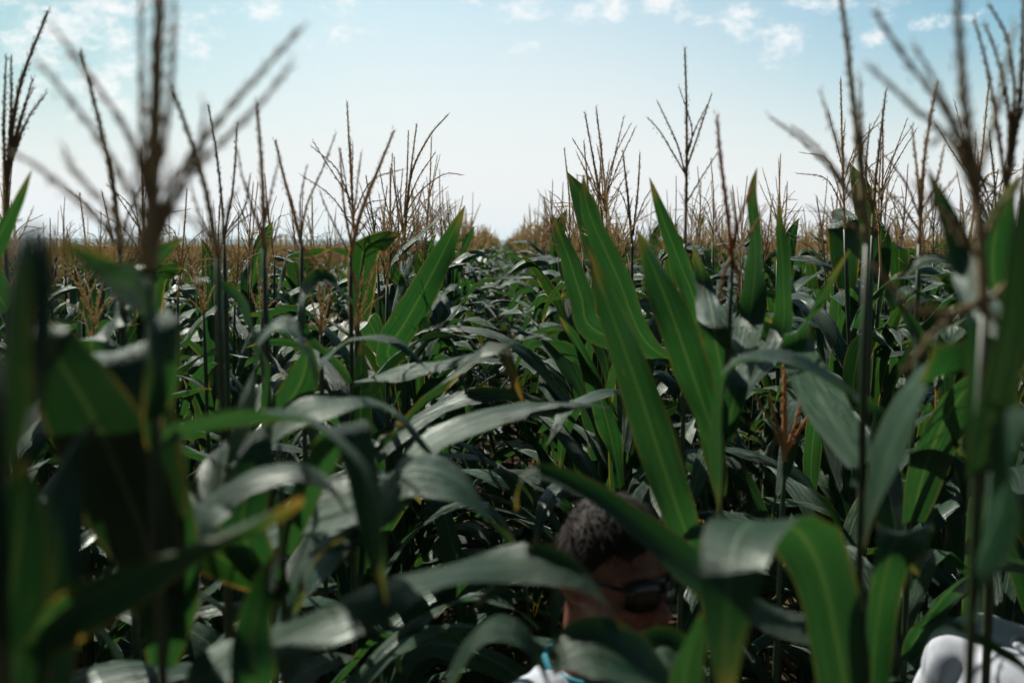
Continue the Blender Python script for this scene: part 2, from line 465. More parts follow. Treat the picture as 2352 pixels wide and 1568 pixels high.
# ------------------------------------------------------------------ people
def ring_tube(rings, sides=20):
    """closed tube through (centre, rx, ry) rings lying level"""
    v, f = [], []
    for c, rx, ry in rings:
        for k in range(sides):
            a = 2 * math.pi * k / sides
            v.append(V(c) + V((rx * math.cos(a), ry * math.sin(a), 0)))
    n = len(rings)
    for i in range(n - 1):
        for k in range(sides):
            p = i * sides + k; q = i * sides + (k + 1) % sides
            f.append((p, q, q + sides, p + sides))
    f.append(tuple(reversed(range(sides)))); f.append(tuple(range((n - 1) * sides, n * sides)))
    return v, f

def limb(g, pts, radii, sides=12, n=14):
    path, _ = catmull(pts, n)
    m = len(radii) - 1
    rr = []
    for i in range(n + 1):
        x = i / n * m; j = min(m - 1, int(x)); rr.append(radii[j] + (radii[j + 1] - radii[j]) * (x - j))
    # rounded ends
    d0 = (path[0] - path[1]).normalized(); d1 = (path[-1] - path[-2]).normalized()
    path = [path[0] + d0 * rr[0] * .75, path[0] + d0 * rr[0] * .45] + path + [path[-1] + d1 * rr[-1] * .45, path[-1] + d1 * rr[-1] * .75]
    rr = [rr[0] * .35, rr[0] * .8] + rr + [rr[-1] * .8, rr[-1] * .35]
    g.add(*tube_geo(path, rr, sides))

def ball(g, c, r, seg=20, ring=14, shape=None):
    v, f = [], []
    for j in range(ring + 1):
        th = math.pi * j / ring
        for k in range(seg):
            ph = 2 * math.pi * k / seg
            n_ = V((math.sin(th) * math.cos(ph), math.sin(th) * math.sin(ph), math.cos(th)))
            p = V((n_.x * r[0], n_.y * r[1], n_.z * r[2]))
            if shape: p = shape(p)
            v.append(V(c) + p)
    for j in range(ring):
        for k in range(seg):
            a = j * seg + k; b = j * seg + (k + 1) % seg
            f.append((a, a + seg, b + seg, b))
    g.add(v, f)

def solid(name, g, mat, voxel, smooth=2, mats=None):
    """one continuous skin over everything in g"""
    me = mesh_from(name, g.v, g.f, [mat])
    o = bpy.data.objects.new(name, me); COL.objects.link(o)
    m = o.modifiers.new('r', 'REMESH'); m.mode = 'VOXEL'; m.voxel_size = voxel; m.use_smooth_shade = True
    if smooth:
        q = o.modifiers.new('s', 'SMOOTH'); q.iterations = smooth; q.factor = 0.5
    dg = bpy.context.evaluated_depsgraph_get()
    out_ = bpy.data.meshes.new_from_object(o.evaluated_get(dg), depsgraph=dg)
    out_.name = name
    bpy.data.objects.remove(o); bpy.data.meshes.remove(me)
    if not out_.materials: out_.materials.append(mat)
    out_.polygons.foreach_set('use_smooth', [True] * len(out_.polygons))
    return out_

HC = V((0, 0.035, 1.60))                     # skull centre of a standing figure 1.72 m tall, facing +Y
def jaw(p):
    q = p.copy()
    if p.z < 0:
        t = min(1, -p.z / 0.12)
        q.x *= 1 - 0.30 * t * t
        q.y = q.y * (1 - 0.30 * t) + 0.030 * t if p.y < 0 else q.y * (1 - 0.10 * t) + 0.006 * t
    return q

def figure_geo():
    g = Geo()
    ball(g, HC, (0.076, 0.098, 0.118), 28, 20, jaw)
    limb(g, [HC + V((0, .088, -.008)), HC + V((0, .108, -.032)), HC + V((0, .118, -.046))], [.009, .011, .014])   # nose
    for s in (-1, 1):
        limb(g, [HC + V((s * .008, .094, .018)), HC + V((s * .030, .090, .022)), HC + V((s * .055, .070, .014))], [.011, .012, .010])   # brow
        ball(g, HC + V((s * .042, .066, -.042)), (.026, .024, .022))                                                     # cheek
        ball(g, HC + V((s * .031, .080, -.006)), (.0125, .0125, .0115))                                                  # eye
        ball(g, HC + V((s * .011, .105, -.047)), (.009, .010, .008))                                                     # nostril
        limb(g, [HC + V((s * .074, -.012, .018)), HC + V((s * .088, -.028, .012)), HC + V((s * .087, -.026, -.012)), HC + V((s * .076, -.008, -.034))], [.007, .009, .008, .008])   # ear rim
        ball(g, HC + V((s * .078, -.014, -.004)), (.007, .017, .024))
    limb(g, [HC + V((-.024, .086, -.074)), HC + V((0, .097, -.071)), HC + V((.024, .086, -.074))], [.005, .0075, .005])   # lips
    limb(g, [HC + V((-.021, .085, -.084)), HC + V((0, .095, -.085)), HC + V((.021, .085, -.084))], [.005, .008, .005])
    ball(g, HC + V((0, .074, -.108)), (.026, .022, .020))                                                                # chin
    limb(g, [HC + V((0, -.022, -.05)), V((0, .000, 1.47)), V((0, -.015, 1.38))], [.060, .056, .066], 16)                  # neck
    tor = [(V((0, 0, .86)), .13, .09), (V((0, 0, .93)), .168, .112), (V((0, 0, 1.02)), .160, .108), (V((0, .005, 1.10)), .150, .105), (V((0, .005, 1.2)), .165, .115),
           (V((0, 0, 1.30)), .180, .115), (V((0, -.01, 1.37)), .165, .09), (V((0, -.015, 1.42)), .085, .062)]
    g.add(*ring_tube(tor, 28))
    for s in (-1, 1):
        limb(g, [V((s * .10, -.01, 1.39)), V((s * .175, -.01, 1.365)), V((s * .205, -.01, 1.30))], [.05, .058, .052])
        limb(g, [V((s * .20, -.01, 1.33)), V((s * .235, -.015, 1.06)), V((s * .235, .05, .84))], [.053, .046, .044, .038, .029])
        limb(g, [V((s * .235, .05, .85)), V((s * .233, .075, .79)), V((s * .232, .085, .765))], [.027, .036, .030])        # palm
        for q, (dy, ln) in enumerate(((-.030, .072), (-.010, .082), (.011, .078), (.031, .062))):
            b0 = V((s * .232, .085 + dy, .765))
            limb(g, [b0, b0 + V((-s * .006, .004, -ln * .45)), b0 + V((-s * .022, .008, -ln * .9))], [.0088, .0082, .0066], 8, 8)
        limb(g, [V((s * .228, .085, .80)), V((s * .216, .125, .775)), V((s * .208, .138, .745))], [.013, .0105, .0085], 8, 8)   # thumb
        limb(g, [V((s * .088, 0, .90)), V((s * .10, .012, .50)), V((s * .105, -.015, .09))], [.088, .076, .055, .054, .046, .036])
        limb(g, [V((s * .105, -.035, .05)), V((s * .115, .07, .04)), V((s * .12, .15, .03))], [.040, .040, .028])
    return g

def hair_mesh(seed):
    rg = random.Random(seed)
    seg, ring = 72, 50
    v, f = [], []
    def cover(n_):
        # how far inside the hairline a direction lies
        front = max(0, n_.y)
        line = -0.42 + 1.02 * front ** 1.3 + (0.36 if abs(n_.x) > .55 and n_.y > -.25 else 0.0) * min(1, (abs(n_.x) - .55) * 6)
        return max(0, min(1, (n_.z - line) * 6))
    def rad(n_):
        c = cover(n_)
        flow = V((n_.x * 16, n_.y * 7, n_.z * 9))
        nz = noise.noise(V((n_.x * 11, n_.y * 4, n_.z * 5))) * .022 + noise.noise(V((n_.x * 34, n_.y * 9, n_.z * 12))) * .014
        top = max(0, n_.z)
        return -0.05 * (1 - c) + c * (0.055 + 0.11 * top * top * (0.7 + .5 * max(0, n_.y)) + nz * (0.6 + top)), c
    for j in range(ring + 1):
        th = math.pi * j / ring
        for k in range(seg):
            ph = 2 * math.pi * k / seg
            n_ = V((math.sin(th) * math.cos(ph), math.sin(th) * math.sin(ph), math.cos(th)))
            r, _ = rad(n_)
            p = jaw(V((n_.x * .076, n_.y * .098, n_.z * .118))) * (1 + r)
            v.append(HC + p)
    for j in range(ring):
        for k in range(seg):
            a = j * seg + k; b = j * seg + (k + 1) % seg
            f.append((a, a + seg, b + seg, b))
    for q in range(5200):                                   # strands lifting off the mass
        n_ = V((rg.gauss(0, 1), rg.gauss(0, 1), rg.gauss(.35, 1))).normalized()
        r, c = rad(n_)
        if c < .8: continue
        p = HC + jaw(V((n_.x * .076, n_.y * .098, n_.z * .118))) * (1 + r - .01)
        flow = V((n_.x * .5 + rg.gauss(0, .25), (.35 if n_.z > .55 else -.35) + rg.gauss(0, .25), -.75 if n_.z < .5 else rg.gauss(.05, .2)))
        d = (flow - n_ * flow.dot(n_)).normalized() + n_ * rg.uniform(.02, .20)
        ln = rg.uniform(.020, .040); sd = d.cross(n_).normalized() * .0009
        i = len(v)
        v += [p - sd, p + sd, p + d * ln * .6 + sd * .8, p + d * ln * .6 - sd * .8, p + d * ln - n_ * .003]
        f += [(i, i + 1, i + 2, i + 3), (i + 3, i + 2, i + 4)]
    return mesh_from('hair', v, f, [HAIR])

def shirt_mesh(crew=True):
    g = Geo()
    tor = [(V((0, 0, .84)), .195, .140), (V((0, 0, .93)), .196, .140), (V((0, 0, 1.02)), .190, .136), (V((0, .005, 1.12)), .184, .132), (V((0, .005, 1.22)), .194, .136),
           (V((0, 0, 1.31)), .200, .130), (V((0, -.01, 1.385)), .172, .104), (V((0, -.015, 1.425)), .092, .082)]
    g.add(*ring_tube(tor, 32))
    for s in (-1, 1):
        limb(g, [V((s * .10, -.01, 1.385)), V((s * .18, -.01, 1.365)), V((s * .212, -.01, 1.30))], [.060, .070, .066])
        limb(g, [V((s * .20, -.01, 1.34)), V((s * .232, -.012, 1.22)), V((s * .242, -.012, 1.12))], [.064, .062, .066])
    me = solid('shirt', g, SHIRT, .009, 3)
    for vt in me.vertices:                                   # folds
        c = vt.co
        k = noise.noise(V((c.x * 9, c.y * 9, c.z * 4))) * .010 + noise.noise(V((c.x * 22 + c.z * 14, c.y * 18, c.z * 9))) * .005
        vt.co = c + vt.normal * k
    return me

def trousers_mesh():
    g = Geo()
    g.add(*ring_tube([(V((0, 0, .84)), .17, .12), (V((0, 0, .93)), .178, .122), (V((0, 0, .98)), .172, .118)], 28))
    for s in (-1, 1):
        limb(g, [V((s * .090, 0, .90)), V((s * .102, .010, .50)), V((s * .107, -.018, .10))], [.104, .092, .074, .072, .066, .064])
    return solid('trousers', g, JEANS, .010, 2)

def make_person(name_label, loc, rz, scale, glasses, teal, seed):
    root = bpy.data.objects.new('person', None); COL.objects.link(root)
    root.empty_display_size = .3; root.location = loc; root.rotation_euler = (0, 0, rz); root.scale = (scale,) * 3
    tag(root, name_label, 'person')
    link('body', BODY, root)
    link('hair', hair_mesh(seed), root)
    sh = link('shirt', SHIRTM, root)
    path = [V((math.cos(a) * .079, -.012 + math.sin(a) * .073, 1.428 + .012 * -math.sin(a))) for a in [2 * math.pi * k / 24 for k in range(25)]]
    v, f = tube_geo(path, .007, 8); link('collar', mesh_from('collar', v, f, [TEAL if teal else SHIRT]), sh)
    link('trousers', TROUS, root)
    for s in (-1, 1):
        g = Geo(); limb(g, [V((s * .105, -.045, .05)), V((s * .115, .07, .045)), V((s * .12, .165, .038))], [.047, .048, .036])
        link('shoe', solid('shoe', g, JEANS, .008, 1), root)
    if glasses:
        gl = Geo()
        for s in (-1, 1):
            v, f = [], []
            for i in range(9):
                for k in range(7):
                    a = i / 8; b = k / 6 * 2 - 1
                    x = .006 + .062 * a
                    hh = .026 * (1 - abs(2 * a - 1) ** 3.2 * .35)
                    zz = -.010 + b * hh + .005 * a
                    yy = .117 - .60 * x * x * 10 * .7 - .05 * b * b * .12
                    v.append(HC + V((s * x, yy, zz)))
            nv = len(v)
            v += [p + V((0, -.0025, 0)) for p in v]
            for i in range(8):
                for k in range(6):
                    q = i * 7 + k
                    fc = (q, q + 1, q + 8, q + 7)
                    f += [fc, tuple(x_ + nv for x_ in reversed(fc))]
            gl.add(v, f)
            fr = [HC + V((s * .068, .117 - 4.2 * .068 ** 2, .008)), HC + V((s * .080, .070, .010)), HC + V((s * .084, .02, .008)), HC + V((s * .083, -.022, .004))]
            pth, _ = catmull(fr, 10); gl.add(*tube_geo(pth, .0036, 6))
            top_ = [HC + V((s * (.004 + .066 * i / 8), .119 - 4.2 * (.006 + .064 * i / 8) ** 2, .015 + .003 * math.sin(i / 8 * 3.1))) for i in range(9)]
            gl.add(*tube_geo(top_, .0036, 6))
        gl.add(*tube_geo([HC + V((-.010, .1195, -.002)), HC + V((0, .122, 0)), HC + V((.010, .1195, -.002))], .003, 6))
        link('sunglasses', gl.mesh('sunglasses', [GLASS]), root)
    return root

BODY = solid('body', figure_geo(), SKIN, .0065, 2)
SHIRTM, TROUS = shirt_mesh(), trousers_mesh()
hp = at(1402, 1312, 1.60)
MS = hp.z / HC.z
mz = R(180 + 42)
off = Matrix.Rotation(mz, 3, 'Z') @ (HC * MS)
MAN = V((hp.x - off.x, hp.y - off.y, 0))
make_person('man with short greying hair and black sunglasses standing among the corn, head lowered', MAN, mz, MS, True, True, 5)
fz = R(-62)
FRIEND = V((0.935, 1.58, 0))
make_person('person in a white shirt half hidden by leaves, only one shoulder showing', FRIEND, fz, .968, False, False, 9)

# ------------------------------------------------------------------ the nearest plants, leaf by leaf
# plant: (label, foot (px, d), tassel base (px, py, d), tassel branches, tassel material)
hr = random.Random(21)
XC, YC, ZC = V((1, 0, 0)), V((0, 1, 0)), V((0, 0, 1))
HERO_XY = []

ST = .0042
def hero_plant(label, foot, top, leaves=(), branches=(), tmat=TASSEL_DK, spk=1.0, fill_to=1.25, stalk_r=1.0, gen_tassel=False):
    fx = at(foot[0], 600, foot[1]); base = V((fx.x, fx.y, 0)); T = at(*top)
    HERO_XY.append((base.x, base.y))
    root = bpy.data.objects.new('corn_plant', None); COL.objects.link(root)
    root.empty_display_size = .1; root.location = base
    tag(root, label, 'corn plant', 'nearest corn plants around the gap')
    mid = base.lerp(T, .6); mid = V((base.x * .7 + T.x * .3, base.y * .7 + T.y * .3, T.z * .6))
    path, _ = catmull([base + V((0, 0, -.03)) - base, mid - base, T - base], 16)
    r = [(0.0110 * (1 - i / 16) + 0.0034 * i / 16) * stalk_r + (.0015 if i % 3 == 0 else 0) for i in range(17)]
    v, f = tube_geo(path, r, 10)
    link('stalk', mesh_from('stalk', v, f, [STALK]), root)
    def stalk_at(z):
        best = min(path, key=lambda p: abs(p.z - z)); return best
    for lf in leaves:
        pts, wid, w0, w1 = lf[:4]
        mat = lf[4] if len(lf) > 4 else LEAF
        opt = lf[5] if len(lf) > 5 else {}
        P = [at(*p) - base for p in pts]
        s = stalk_at(P[0].z - .05)
        gap = (P[0] - s).length; free = opt.pop('free', False)
        bw = opt.pop('base_w', .5)
        if gap > .04 and not free:
            P = [s + V((0, 0, min(0, P[0].z - .08 - s.z)))] + P
        pth, _ = catmull(P, 30)
        v, f, u = leaf_geo(pth, wid, V(w0), V(w1), hr, 8, base_w=bw, **opt)
        link('leaf', mesh_from('leaf', v, f, [mat], u), root)
    zt = T.z - .15
    a0 = hr.uniform(0, 6.28); k = 0; z = .45
    while z < min(fill_to, zt):
        v, f, u = generic_leaf(hr, z, a0 + math.pi * (k % 2) + hr.uniform(-.4, .4), z / zt * .8, 0, None, .12)
        sp_ = stalk_at(z)
        v = [p + V((sp_.x, sp_.y, 0)) for p in v]
        link('leaf', mesh_from('leaf', v, f, [hr.choice((LEAF, LEAF_SHADED, LEAF_SHADED, LEAF_B))], u), root)
        z += .135; k += 1
    if branches:
        g = Geo()
        for q, b in enumerate(branches):
            pts, rad = b
            tassel_branch(g, [at(*(p if len(p) == 3 else (*p, top[2]))) - base for p in pts], rad, hr, ST if top[2] < 2.4 else .0055, .18 if q else .2, spk * (1.15 if q == 0 else 1.0))
        link('tassel', g.mesh('tassel', [tmat]), root)
    elif gen_tassel:
        g = generic_tassel(hr, T - base, 0, V((hr.uniform(-.1, .1), hr.uniform(-.1, .1), 0)), .8)
        link('tassel', g.mesh('tassel', [tmat]), root)
    return root

# ---- left of the gap
hero_plant('tall near corn plant with the thickest dark tassel spike and long wide spread branches', (338, .76), (343, 640, .76), [
    ([(340, 1015, .78), (430, 980, .82), (560, 948, .86), (690, 945, .88), (780, 1005, .86), (850, 1095, .84), (880, 1230, .84), (884, 1385, .84)], .072, YC * .85 - ZC * .5, YC + ZC * .35, LEAF_B, dict(wave=.7, fold=.18)),
    ([(345, 960, .76), (368, 860, .74), (376, 760, .75), (372, 715, .78)], .036, (.3, 1, 0), (.2, 1, .3), LEAF, dict(wave=.4)),
    ([(330, 700, .74), (250, 640, .66), (170, 585, .62), (110, 555, .60)], .040, YC, YC + ZC * .4, LEAF_Y, dict(wave=.6)),
], [
    ([(344, 620), (350, 420), (358, 200), (366, -20), (372, -150)], .0070),
    ([(343, 520), (240, 340), (150, 215), (88, 145)], .0024), ([(345, 500), (300, 320), (205, 175), (120, 60)], .0024),
    ([(348, 520), (430, 370), (540, 235), (690, 65)], .0026), ([(350, 540), (440, 395), (560, 280), (668, 150)], .0024),
    ([(346, 470), (385, 280), (398, 100), (400, -40)], .0022), ([(343, 480), (325, 320), (325, 120), (322, -10)], .0022),
    ([(342, 590), (250, 480), (160, 380), (145, 335)], .0022), ([(346, 560), (420, 430), (460, 340), (470, 240)], .0022),
    ([(341, 610), (190, 470), (90, 385), (30, 350)], .0020), ([(348, 600), (400, 480), (450, 520), (500, 560)], .0018),
    ([(344, 610), (318, 500), (308, 400)], .0020), ([(347, 610), (372, 520), (388, 380)], .0020),
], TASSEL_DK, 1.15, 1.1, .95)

hero_plant('dark corn plant at the near left edge with a yellow edged leaf curling low', (-60, .60), (-30, 700, .60), [
    ([(10, 900, .56), (22, 700, .52), (45, 570, .50), (90, 545, .49), (108, 620, .48), (95, 800, .47), (70, 980, .47)], .024, (-.8, .58, 0), (-.8, .58, 0), LEAF_SHADED, dict(wave=.6)),
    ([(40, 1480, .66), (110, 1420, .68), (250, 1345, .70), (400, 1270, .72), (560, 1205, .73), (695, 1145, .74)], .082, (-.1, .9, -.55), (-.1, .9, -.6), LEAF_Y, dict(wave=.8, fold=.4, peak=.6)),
    ([(0, 1500, .62), (40, 1250, .60), (60, 1050, .60)], .045, (1, .3, 0), (1, .3, .2), LEAF_SHADED, dict(wave=.6)),
    ([(90, 1600, .7), (130, 1300, .72), (160, 1080, .74), (230, 960, .74)], .045, (1, .4, 0), (1, .2, .3), LEAF_SHADED, dict(wave=.6)),
], (), TASSEL_DK, 1, .3, 1.0)

hero_plant('corn plant left of the gap with a broad dark upright leaf and pale midrib', (345, .98), (352, 1000, .98), [
    ([(345, 1290, .92), (290, 1130, .86), (215, 960, .80), (140, 835, .77), (100, 770, .77), (90, 740, .80)], .085, (1, .1, -.1), (1, .2, -.1), LEAF_SHADED, dict(wave=.5, fold=.15, peak=.5)),
    ([(350, 1280, .94), (320, 1080, .88), (265, 920, .85), (210, 822, .86), (180, 815, .92), (150, 860, .97)], .095, (1, -.1, -.1), (1, 0, -.1), LEAF_SHADED, dict(wave=.5, fold=.12, peak=.6)),
    ([(440, 1210, .98), (500, 1140, 1.0), (580, 1085, 1.0), (690, 1070, 1.0), (760, 1120, .98), (795, 1180, .97)], .062, (-.1, 1, .1), (-.3, .9, .4), LEAF, dict(wave=1.1)),
    ([(420, 1590, .92), (530, 1520, .93), (660, 1450, .94), (800, 1385, .95), (960, 1330, .96), (1110, 1305, .96), (1260, 1300, .96), (1365, 1350, .95), (1432, 1445, .94)], .074, (-.2, 1, .05), (-.1, 1, .45), LEAF, dict(wave=1.2, fold=.22, peak=.45)),
    ([(400, 1330, .95), (395, 1100, .93), (400, 1010, .95), (440, 1000, .97)], .05, (1, .2, 0), (1, .2, 0), LEAF, dict(wave=.6)),
    ([(560, 1600, .84), (580, 1450, .85), (612, 1330, .87), (650, 1250, .90)], .050, (1, .5, 0), (1, .3, .3), LEAF, dict(wave=.8)),
], (), TASSEL_DK, 1, 1.2, 1.0)

hero_plant('leafy corn plant in the left row under the arching leaves, its own tassel missing', (640, 1.12), (642, 1020, 1.12), [
    ([(700, 1130, 1.1), (760, 1010, 1.05), (800, 975, 1.0), (828, 1060, .98), (850, 1200, .97), (878, 1385, .97)], .045, (.8, .5, .2), (1, .2, 0), LEAF_B, dict(wave=.6)),
    ([(560, 1230, 1.1), (580, 1080, 1.12), (600, 985, 1.15), (625, 1010, 1.2)], .05, (1, .2, 0), (1, .2, .2), LEAF, dict(wave=.6)),
    ([(690, 1320, 1.05), (760, 1250, 1.0), (830, 1230, .98), (700, 1280, .95)], .04, (0, 1, .3), (0, 1, .4), LEAF_Y),
    ([(450, 1230, 1.1), (480, 1120, 1.15), (505, 1045, 1.2), (515, 1010, 1.25)], .045, (.9, .3, .2), (.9, .3, .2), LEAF_Y),
], (), TASSEL_DK, 1, 1.1, .8)

hero_plant('corn plant whose single slim tassel spike leans over to the left, among left plants', (285, 1.45), (275, 580, 1.45), [
    ([(210, 800, 1.45), (255, 740, 1.45), (310, 690, 1.46), (335, 620, 1.47), (425, 545, 1.5)], .065, (.6, .5, .7), (.6, .3, .7), LEAF_B, dict(wave=.7)),
], [([(275, 580), (262, 440), (225, 270), (185, 118)], .0042), ([(275, 560), (300, 480), (330, 420)], .0018), ([(272, 570), (210, 480), (150, 430)], .0018), ([(276, 575), (262, 470), (250, 390)], .0018)], TASSEL_DK, 1.0, 1.42)

hero_plant('corn plant with one long bare tassel spike slanting left, beside the thick spiked plant', (505, 1.28), (500, 590, 1.28), [
    ([(575, 900, 1.2), (585, 800, 1.18), (615, 755, 1.16), (660, 745, 1.14), (705, 790, 1.13), (735, 880, 1.12), (745, 960, 1.12)], .06, (-.4, 1, .2), (-.3, 1, .3), LEAF, dict(wave=.6)),
    ([(660, 960, 1.26), (770, 925, 1.26), (850, 920, 1.27), (930, 965, 1.28), (1010, 1060, 1.28)], .062, (0, 1, .1), (0, 1, .5), LEAF, dict(wave=1.0)),
    ([(870, 1130, 1.2), (900, 1085, 1.2), (980, 1075, 1.18), (1070, 1115, 1.15), (1130, 1190, 1.13), (1160, 1260, 1.12), (1130, 1340, 1.1), (1075, 1410, 1.1)], .098, (-.3, 1, .25), (-.2, 1, .3), LEAF, dict(wave=1.5, fold=.12, peak=.35)),
], [([(500, 590), (470, 430), (428, 295), (392, 195)], .0042), ([(500, 580), (520, 480), (545, 440)], .0018), ([(495, 560), (460, 500), (440, 430)], .0018)], TASSEL_DK, 1.0, 1.40)

hero_plant('corn plant left of the gap with a straight upright spike and tan side branches', (612, 1.55), (606, 570, 1.55), [
    ([(770, 800, 1.6), (830, 775, 1.6), (900, 775, 1.6), (950, 810, 1.6), (990, 860, 1.6)], .055, (0, 1, .1), (0, 1, .4), LEAF, dict(wave=.8)),
    ([(690, 880, 1.55), (705, 800, 1.5), (690, 770, 1.5)], .05, (.9, .4, 0), (1, .2, .2), LEAF_B),
    ([(600, 830, 1.5), (560, 720, 1.45), (500, 655, 1.42), (430, 640, 1.4)], .05, YC, YC + ZC * .4, LEAF, dict(wave=.8)),
], [([(606, 570), (604, 460), (598, 350), (590, 235)], .0042), ([(604, 540), (560, 420), (545, 340)], .002), ([(605, 530), (625, 430), (640, 370)], .002), ([(606, 555), (580, 480), (565, 420)], .002), ([(606, 565), (650, 540), (690, 560)], .0018)], TASSEL, 1.0, 1.42)

hero_plant('corn plant with a short tassel of one dark spike behind the upright straight spike', (690, 1.9), (692, 560, 1.9), (), [
    ([(692, 560), (672, 480), (650, 400), (632, 322)], .0042), ([(690, 550), (705, 470), (740, 390), (772, 305)], .0022), ([(692, 545), (690, 460), (705, 380)], .002), ([(690, 560), (740, 620), (760, 680), (770, 740)], .002), ([(690, 560), (730, 640), (735, 700)], .002)], TASSEL, 1.0, 1.42)

hero_plant('corn plant with a stout brown spike leaning right and a folded yellow edged leaf', (800, 2.0), (805, 590, 2.0), [
    ([(850, 1050, 1.42), (905, 1000, 1.72), (960, 935, 1.68), (1030, 865, 1.64), (1100, 805, 1.60), (1150, 795, 1.57), (1175, 850, 1.55), (1200, 920, 1.55)], .088, (.7, .2, .75), (.7, .3, .6), LEAF_Y, dict(wave=.9, fold=.15, peak=.45)),
    ([(1100, 812, 1.7), (1180, 785, 1.68), (1240, 770, 1.66), (1283, 760, 1.65)], .035, (0, 1, .4), (0, 1, .4), LEAF, dict(wave=.6)),
    ([(700, 770, 1.9), (690, 700, 1.85), (740, 640, 1.8), (810, 690, 1.78), (830, 740, 1.78)], .06, (-.5, .8, .2), (-.5, .8, .3), LEAF),
], [([(805, 590), (825, 500), (860, 410), (905, 300)], .0048), ([(808, 570), (790, 470), (780, 340)], .003), ([(800, 580), (750, 480), (735, 440)], .002), ([(806, 560), (850, 500), (880, 470)], .002), ([(806, 550), (820, 430), (830, 350)], .002), ([(800, 600), (830, 660), (865, 600)], .002), ([(800, 600), (825, 700), (815, 770)], .002)], TASSEL, 1.05, 1.42)

hero_plant('corn plant left of the gap with a bushy tassel, topmost branch curving right', (920, 3.0), (925, 600, 3.0), [
    ([(890, 810, 2.7), (925, 750, 2.65), (970, 670, 2.6), (1020, 575, 2.58), (1068, 472, 2.56)], .088, (.8, .1, .5), (.9, .0, .4), LEAF, dict(wave=1.3, fold=.12, peak=.5)),
    ([(900, 600, 2.8), (960, 540, 2.75), (1000, 505, 2.7), (1040, 472, 2.68)], .045, (.4, .5, .8), (.4, .5, .8), LEAF_Y, dict(wave=.5)),
    ([(1000, 760, 2.6), (1060, 690, 2.6), (1110, 645, 2.6), (1190, 635, 2.6), (1250, 640, 2.6)], .06, (.3, 1, .2), (.2, 1, .3), LEAF),
    ([(960, 800, 2.6), (990, 770, 2.5), (1030, 760, 2.45), (1060, 765, 2.42)], .06, (.2, .9, .3), (.2, .9, .5), LEAF),
], [([(925, 600), (935, 480), (945, 380), (957, 285)], .004), ([(930, 520), (945, 400), (985, 315), (1030, 262)], .0042), ([(928, 500), (935, 400), (938, 300)], .003), ([(932, 480), (960, 410), (1000, 350)], .0026), ([(932, 490), (965, 440), (1020, 400), (1062, 402)], .0024),
    ([(926, 540), (910, 450), (905, 360)], .0026), ([(926, 560), (890, 480), (870, 380)], .0022), ([(930, 560), (960, 480), (1000, 440)], .0022), ([(928, 550), (920, 460), (925, 390)], .0022), ([(930, 520), (958, 470), (975, 420)], .0022), ([(928, 580), (890, 540), (850, 530)], .002)], TASSEL, 1.1, 1.42)

hero_plant('corn plant at the far left edge with a tall dark tassel, main spike leaning right', (10, 1.9), (12, 560, 1.9), [
    ([(-30, 620, 1.6), (10, 520, 1.55), (40, 460, 1.52), (72, 392, 1.5)], .05, (.8, .3, .4), (.8, .2, .4), LEAF, dict(wave=.5)),
], [([(12, 560), (20, 380), (45, 200), (110, 25)], .0052), ([(14, 420), (8, 300), (14, 130)], .003), ([(18, 400), (45, 290), (75, 180)], .003), ([(20, 390), (60, 280), (105, 215)], .0028), ([(16, 400), (25, 260), (25, 130)], .003), ([(18, 370), (50, 260), (78, 200)], .002)], TASSEL_DK, 1.2, 1.42)

hero_plant('corn plant with a faint thin forked tassel between the slanting and the upright spikes', (515, 2.1), (515, 560, 2.1), (), [
    ([(515, 560), (508, 450), (495, 340), (478, 240)], .0032), ([(515, 540), (535, 430), (545, 280)], .003), ([(514, 540), (560, 480), (575, 400)], .002), ([(515, 550), (540, 520), (590, 480)], .002)], TASSEL_DK, 1.0, 1.42)

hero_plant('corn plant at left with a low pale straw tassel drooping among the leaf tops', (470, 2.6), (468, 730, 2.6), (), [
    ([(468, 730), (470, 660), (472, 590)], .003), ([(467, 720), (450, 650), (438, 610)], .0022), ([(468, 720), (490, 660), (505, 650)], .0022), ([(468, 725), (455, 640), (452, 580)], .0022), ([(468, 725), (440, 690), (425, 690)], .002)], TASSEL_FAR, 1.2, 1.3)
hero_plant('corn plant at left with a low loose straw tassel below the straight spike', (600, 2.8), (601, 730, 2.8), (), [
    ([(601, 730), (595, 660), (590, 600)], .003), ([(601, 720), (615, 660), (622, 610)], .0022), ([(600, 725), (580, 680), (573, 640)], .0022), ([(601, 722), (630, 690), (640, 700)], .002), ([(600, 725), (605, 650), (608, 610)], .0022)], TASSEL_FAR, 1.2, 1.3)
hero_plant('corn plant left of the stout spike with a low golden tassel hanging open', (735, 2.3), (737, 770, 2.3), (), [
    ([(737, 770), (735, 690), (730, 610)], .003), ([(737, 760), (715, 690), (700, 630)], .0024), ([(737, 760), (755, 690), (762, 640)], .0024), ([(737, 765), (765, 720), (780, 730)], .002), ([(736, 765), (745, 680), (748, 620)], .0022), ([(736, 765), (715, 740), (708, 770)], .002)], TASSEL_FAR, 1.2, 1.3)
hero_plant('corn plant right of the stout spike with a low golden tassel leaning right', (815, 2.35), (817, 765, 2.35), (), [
    ([(817, 765), (840, 680), (870, 585)], .003), ([(817, 755), (825, 680), (835, 620)], .0024), ([(817, 760), (805, 690), (800, 650)], .0024), ([(818, 755), (850, 700), (880, 680)], .002), ([(817, 760), (800, 740), (790, 760)], .002)], TASSEL_FAR, 1.2, 1.3)

